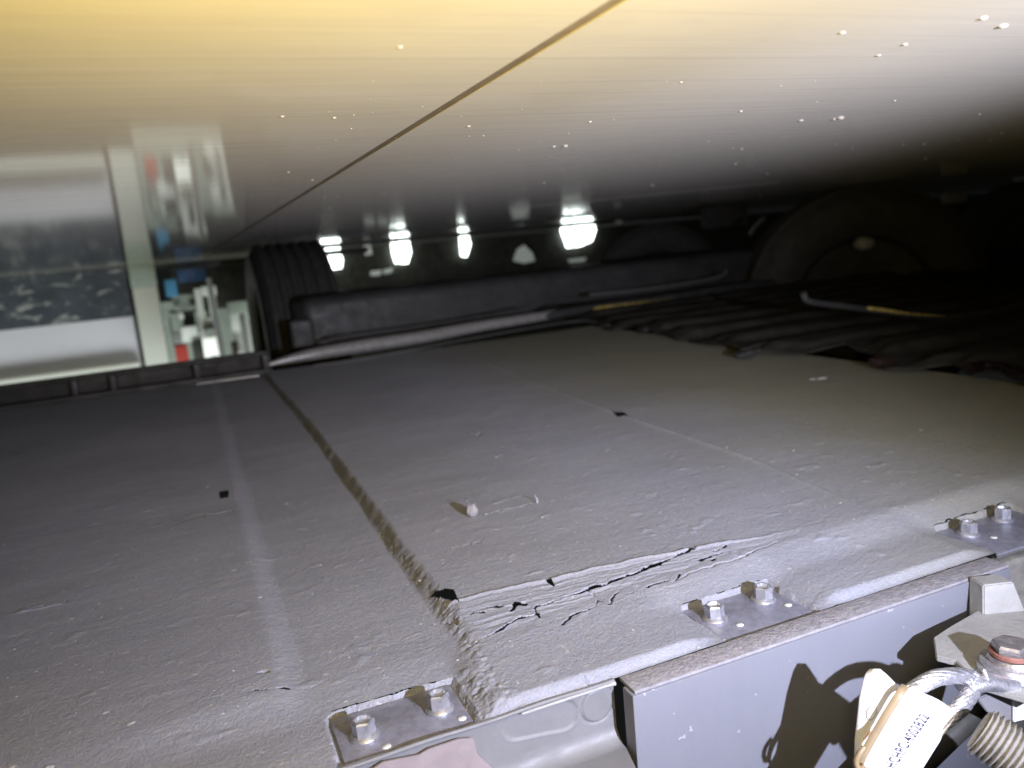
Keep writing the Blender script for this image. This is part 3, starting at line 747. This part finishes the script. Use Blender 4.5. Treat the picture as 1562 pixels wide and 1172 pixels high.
for px, py, r in ((925, 497, .012), (985, 503, .018), (1135, 540, .016), (1150, 536, .012)):
    p = onz(px, py, 0.008)
    bm = bmesh.new(); s = bmesh.ops.create_icosphere(bm, subdivisions=2, radius=1.0)
    for v in s['verts']: v.co = Vector((v.co.x * 1.5, v.co.y * 1.0, v.co.z * 0.4)) * r * random.uniform(0.7, 1.3)
    o = from_bm('torn_scrap', bm, M['dark'], lin, sharp=30); o.location = Vector(p) - Vector(lin.location)
o = lump_obj('rusty_clip', onz(1345, 560, 0.004), 0.016, M['brown'], 'rust brown clip on the ragged edge of the black liner', 'clip', (1.4, 1.0, 0.7))
o = tube('red_trim', spline([onz(px, py, 0.014) for px, py in ((1478, 564), (1500, 559), (1530, 562), (1560, 574), (1590, 584))], 6), 0.010, M['darkred'], None, 10, 0.8)
tag(o, 'dark red plastic trim at right on the black liner edge', 'trim')
o = tube('bent_pipe', spline([ony(px, py, 1.12) for px, py in ((1225, 447), (1235, 460), (1290, 468), (1330, 473), (1380, 480), (1440, 484), (1500, 478), (1545, 468), (1580, 452))], 6), 0.006, M['dark'], None, 12)
tube('yellow_glint', spline([ony(px, py - 2, 1.114) for px, py in ((1322, 472), (1350, 475.5), (1390, 481), (1440, 484))], 6), [.0008] + list(np.linspace(.004, .0035, 9)) + list(np.linspace(.003, .0008, 9)), M['olive'], o, 8)  # glint on the bent pipe, also a coloured strip
tag(o, 'curved dark pipe with a painted yellow glint before the big tyre', 'pipe')

# ------------------------------------------------------------------ tyres
def make_tyre(name, c, r, wd, axisname, label, group=None, rim=True):
    t = thing(name, c, label, 'tyre', group)
    hw = wd / 2
    prof = [(r * .58, -hw * .8), (r * .70, -hw * .98), (r * .84, -hw), (r * .94, -hw * .93)]
    for k in range(6):                      # circumferential grooves
        a = -hw * .85 + hw * 1.7 * k / 5.5; b = a + hw * 1.7 / 5.5 * .5 * 1.35
        prof += [(r * .965, a), (r, a + .004), (r, b - .004), (r * .965, b)]
    prof += [(r * .94, hw * .93), (r * .84, hw), (r * .70, hw * .98), (r * .58, hw * .8)]
    lathe('tread', prof, M['tyre'], t, (0, 0, 0), axisname, 72, cap=False, sharp=40)
    if rim:
        lathe('rim', [(r * .58, -hw * .8), (r * .54, -hw * .6), (r * .2, -hw * .35), (r * .17, -hw * .65), (r * .05, -hw * .7)], M['dark'], t, (0, 0, 0), axisname, 40, cap=False)
        lathe('hub', [(r * .14, -hw * .6), (r * .13, -hw * 1.02), (r * .03, -hw * 1.05)], M['greyblock'], t, (0, 0, 0), axisname, 20, cap=False)
    return t
c = ony(1292, 480, 2.2)
t = make_tyre('tyre', (c[0] + .05, 2.2, ZC - 0.405), 0.40, 0.30, 'Y', 'largest black tyre, at right behind the ribbed liner')
t.rotation_euler = (0, 0, math.radians(-32))
c = ony(1000, 400, 3.7); t = make_tyre('tyre', (c[0], 3.7, ZC - 0.40), 0.34, 0.26, 'Y', 'dark tyre seen over the beam left of the largest tyre'); t.rotation_euler = (0, 0, math.radians(-25))
c = ony(1570, 330, 3.0); t = make_tyre('tyre', (c[0], 3.0, ZC - 0.36), 0.35, 0.26, 'Y', 'dark tyre cut off by the right edge of the photo'); t.rotation_euler = (0, 0, math.radians(-40))
c = ony(447, 470, 3.1); t = make_tyre('tyre', (c[0], 3.1, ZC - 0.40), 0.39, 0.27, 'X', 'grooved black tyre seen edge on, left of the dark beam', rim=False)
lathe('sidewall_ring', [(.39 * .55, -.115), (.39 * .62, -.128), (.39 * .80, -.139), (.39 * .91, -.134)], M['greygreen'], t, (-0.004, 0, 0), 'X', 60, cap=False)
# small pale parts hanging in the dark
for px, py, Yv, r, lab in ((1318, 381, 2.0, .03, 'dim grey knob in front of the largest tyre'), (1150, 294, 2.6, .012, 'pale small fitting upper left of the largest tyre'), (1160, 300, 2.55, .014, 'paler round fitting just left of the largest tyre top'), (944, 343, 3.4, .018, 'small pale fitting right of the brightest window')):
    o = lump_obj('fitting', ony(px, py, Yv), r, M['bracket'], lab, 'fitting', (1.3, 1, .8))
o = tube('curved_bar', spline([ony(px, py, 2.3) for px, py in ((1143, 358), (1152, 345), (1165, 333))], 4), .008, M['alu'], None, 8); tag(o, 'short bright curved bar at the left side of the largest tyre', 'bar')
o = box('dark_bracket', tuple(ony(1105, 330, 3.0)), (.22, .06, .10), M['dark'], None, .01); tag(o, 'dark bracket between the second tyre and the largest tyre', 'bracket')
o = box('dark_bracket', tuple(ony(1455, 302, 2.9)), (.12, .06, .05), M['hose'], None, .01); tag(o, 'olive bracket at right above the largest tyre', 'bracket')
for (xa_, xb_, yp, Yv, th, lab) in ((255, 560, 385, 4.5, .03, 'long dark cross bar low under the ceiling at left'), (470, 1120, 338, 4.0, .022, 'long thin dark cross bar in front of the windows')):
    a = ony(xa_, yp + 24, Yv); b = ony(xb_, yp - 4, Yv)
    o = box('cross_bar', tuple((np.array(a) + b) / 2), (b[0] - a[0], .05, th), M['dark'], None, .004); o.location.z = 0; tag(o, lab, 'bar')

# ------------------------------------------------------------------ the workshop beyond
YW = 7.0
wl = thing('back_wall', (-1.2, YW, -1.0), 'white workshop wall at left with a scuffed dark blue band', 'wall')
xl = -6.0; xrw = ony(208, 520, YW)[0]
zband = ony(100, 494, YW)[2]; zend = ony(100, 583, YW)[2]
unparent_offset(box('wall_slab', ((xl + xrw) / 2, YW + .1, (zband + zend) / 2), (xrw - xl, 0.2, zband - zend), M['wall'], wl))
unparent_offset(box('painted_band', ((xl + xrw) / 2, YW + .1, (zband + ZC) / 2 - .001), (xrw - xl, 0.196, ZC - zband - .004), M['band'], wl))
zl = ony(100, 566, YW)[2]
unparent_offset(box('ledge', ((xl + xrw) / 2, YW - .03, (zl + zend) / 2), (xrw - xl, 0.06, zl - zend), M['pillar'], wl, .01))
pa, pb = ony(212, 500, 6.7)[0], ony(249, 500, 6.7)[0]
pz1 = ony(222, 438, 6.7)[2]
pt_ = thing('pillar', ((pa + pb) / 2, 6.8, -1.6), 'cream painted pillar standing right of the white wall', 'pillar')
unparent_offset(box('shaft', ((pa + pb) / 2, 6.8, (pz1 + zend) / 2), (pb - pa, .2, pz1 - zend), M['pillar'], pt_, .008))
unparent_offset(box('plinth', ((pa + pb) / 2, 6.8, (pz1 + ZC) / 2), (pb - pa + .01, .21, ZC - pz1 - .003), M['greygreen'], pt_, .004))
def wbox(name, x0, y0, x1, y1, Yv, dep, m_, label, cat, bev=.008):
    a = ony(x0, y0, Yv); b = ony(x1, y1, Yv)
    o = box(name, (0, 0, 0), (abs(b[0] - a[0]), dep, abs(a[2] - b[2])), m_, None, bev)
    o.location = ((a[0] + b[0]) / 2, Yv + dep / 2, (a[2] + b[2]) / 2); return tag(o, label, cat)
wbox('blue_crate', 250, 428, 272, 452, 7.6, .25, M['blue'], 'light blue crate beside the cream pillar', 'crate')
wbox('navy_crate', 268, 402, 316, 428, 8.0, .25, M['navy'], 'navy crate right of the light blue crate', 'crate')
wbox('red_box', 266, 529, 290, 556, 7.4, .25, M['red'], 'red box low beside the cream pillar', 'box')
mc = thing('white_machine', tuple(ony(300, 520, 8.0)), 'white workshop machine with dark opening behind the pillar', 'machine')
def wpart(name, x0, y0, x1, y1, Yv, dep, m_, parent, bev=.008):
    a = ony(x0, y0, Yv); b = ony(x1, y1, Yv)
    o = box(name, ((a[0] + b[0]) / 2, Yv + dep / 2, (a[2] + b[2]) / 2), (abs(b[0] - a[0]), dep, abs(a[2] - b[2])), m_, parent, bev); return unparent_offset(o)
wpart('body', 262, 452, 318, 470, 8.0, .3, M['greygreen'], mc)
wpart('body', 274, 500, 312, 520, 7.95, .3, M['white'], mc)
wpart('opening', 276, 474, 300, 501, 8.05, .2, M['black'], mc)
wpart('lamp_head', 272, 478, 281, 487, 7.9, .05, M['white'], mc)
wpart('side_panel', 258, 486, 266, 528, 8.0, .2, M['black'], mc)
wpart('tray', 262, 508, 276, 522, 7.9, .1, M['greyblock'], mc)
wpart('cable_box', 288, 456, 300, 466, 7.85, .1, M['black'], mc)
wpart('gauge', 300, 486, 307, 494, 7.9, .05, M['greyblock'], mc)
wpart('hook', 258, 474, 270, 478, 7.9, .05, M['black'], mc)
wpart('door', 300, 502, 311, 519, 7.93, .04, M['bracket'], mc)
wpart('foot', 276, 540, 290, 556, 7.85, .1, M['white'], mc)
st = thing('white_stand', tuple(ony(325, 530, 7.8)), 'white slotted stand right of the white machine', 'stand')
wpart('post', 306, 440, 313, 550, 7.8, .06, M['white'], st)
wpart('post', 327, 440, 332, 550, 7.8, .06, M['white'], st)
wpart('top_bar', 306, 438, 331, 450, 7.79, .06, M['white'], st)
wpart('shelf', 310, 486, 332, 496, 7.79, .2, M['white'], st)
wpart('foot', 292, 522, 320, 552, 7.9, .2, M['black'], st)
o = tube('steel_pole', [ony(318, 424, 7.3), ony(342, 560, 7.3)], .022, M['greyblock'], None, 12); tag(o, 'slim grey pole in front of the white board', 'pole')
wpart('wedge', 312, 452, 326, 484, 7.9, .05, M['black'], st)
wpart('brace', 309, 498, 327, 501, 7.75, .03, M['black'], st)
wb = thing('white_board', tuple(ony(370, 520, 8.2)), 'pale board with grey top frame leaning beside the edge on tyre', 'board')
wpart('board', 350, 478, 396, 560, 8.2, .05, M['white'], wb)
wpart('top_frame', 346, 462, 394, 476, 8.15, .1, M['greygreen'], wb)
wpart('strip', 372, 482, 376, 556, 8.15, .03, M['greyblock'], wb)
wpart('bottle', 362, 536, 369, 556, 8.1, .05, M['pillar'], wb)
wpart('scrap', 352, 522, 366, 545, 8.1, .05, M['brown'], wb)
o = wbox('far_cabinet', 244, 462, 420, 582, 9.2, .4, M['greygreen'], 'grey green cabinet far behind the white machine', 'cabinet')
o = wbox('dark_shelf', 258, 405, 420, 462, 8.6, .4, M['black'], 'black shelf unit behind the navy crate', 'shelf')
# glowing panel in place of the stand's base, mirrored overhead
fl_ = thing('glow_panel', tuple(ony(320, 541, 7.7)), 'glowing white panel at the foot of the white stand, mirrored overhead', 'light')
a = ony(308, 517, 7.7); b = ony(336, 541, 7.7)
unparent_offset(box('lit_panel', ((a[0] + b[0]) / 2, 7.7, (a[2] + b[2]) / 2), (b[0] - a[0], .05, a[2] - b[2]), M['panelglow'], fl_, .004))
# dark end wall with lit windows
YD = 10.0
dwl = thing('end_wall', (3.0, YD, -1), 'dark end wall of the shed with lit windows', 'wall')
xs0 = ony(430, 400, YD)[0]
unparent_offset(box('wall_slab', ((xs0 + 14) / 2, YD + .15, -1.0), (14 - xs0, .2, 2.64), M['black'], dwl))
wins = [([(489, 372), (515, 370), (519, 385), (523, 398), (521, 409), (502, 412), (494, 400), (488, 388)], None),
        ([(596, 364), (620, 360), (624, 372), (627, 385), (622, 402), (604, 402), (600, 390)], 604),
        ([(701, 352), (710, 351), (714, 362), (718, 372), (712, 392), (704, 390), (703, 375)], None),
        ([(858, 336), (868, 330), (895, 329), (901, 336), (902, 342), (909, 350), (903, 368), (884, 376), (866, 378), (860, 362), (856, 350)], 869)]
for pts_, mx in wins:
    wo = unparent_offset(prism('window', [ony(px, py, YD - .02) for px, py in pts_], (0, .03, 0), M['sky'], dwl))
    if mx:
        ys_ = [p[1] for p in pts_]
        a = ony(mx - 1, min(ys_) - 3, YD - .05); b = ony(mx + 4, max(ys_) + 3, YD - .05)
        mo = tube('mullion', [a, b], .012, M['greygreen'], wo, 8)
for pts_ in ([(784, 322), (800, 318), (812, 324), (806, 340), (794, 344), (784, 336)], [(784, 398), (790, 380), (800, 374), (812, 386), (816, 398), (800, 402)], [(575, 345), (585, 352), (578, 357), (566, 352)], [(556, 380), (566, 378), (568, 388), (558, 390)], [(566, 414), (582, 412), (580, 420), (566, 421)], [(585, 412), (600, 408), (598, 416), (586, 418)], [(867, 396), (895, 393), (892, 399), (870, 401)]):
    wp = unparent_offset(prism('dim_pane', [ony(px, py, YD - .02) for px, py in pts_], (0, .03, 0), M['dimglass'], dwl))
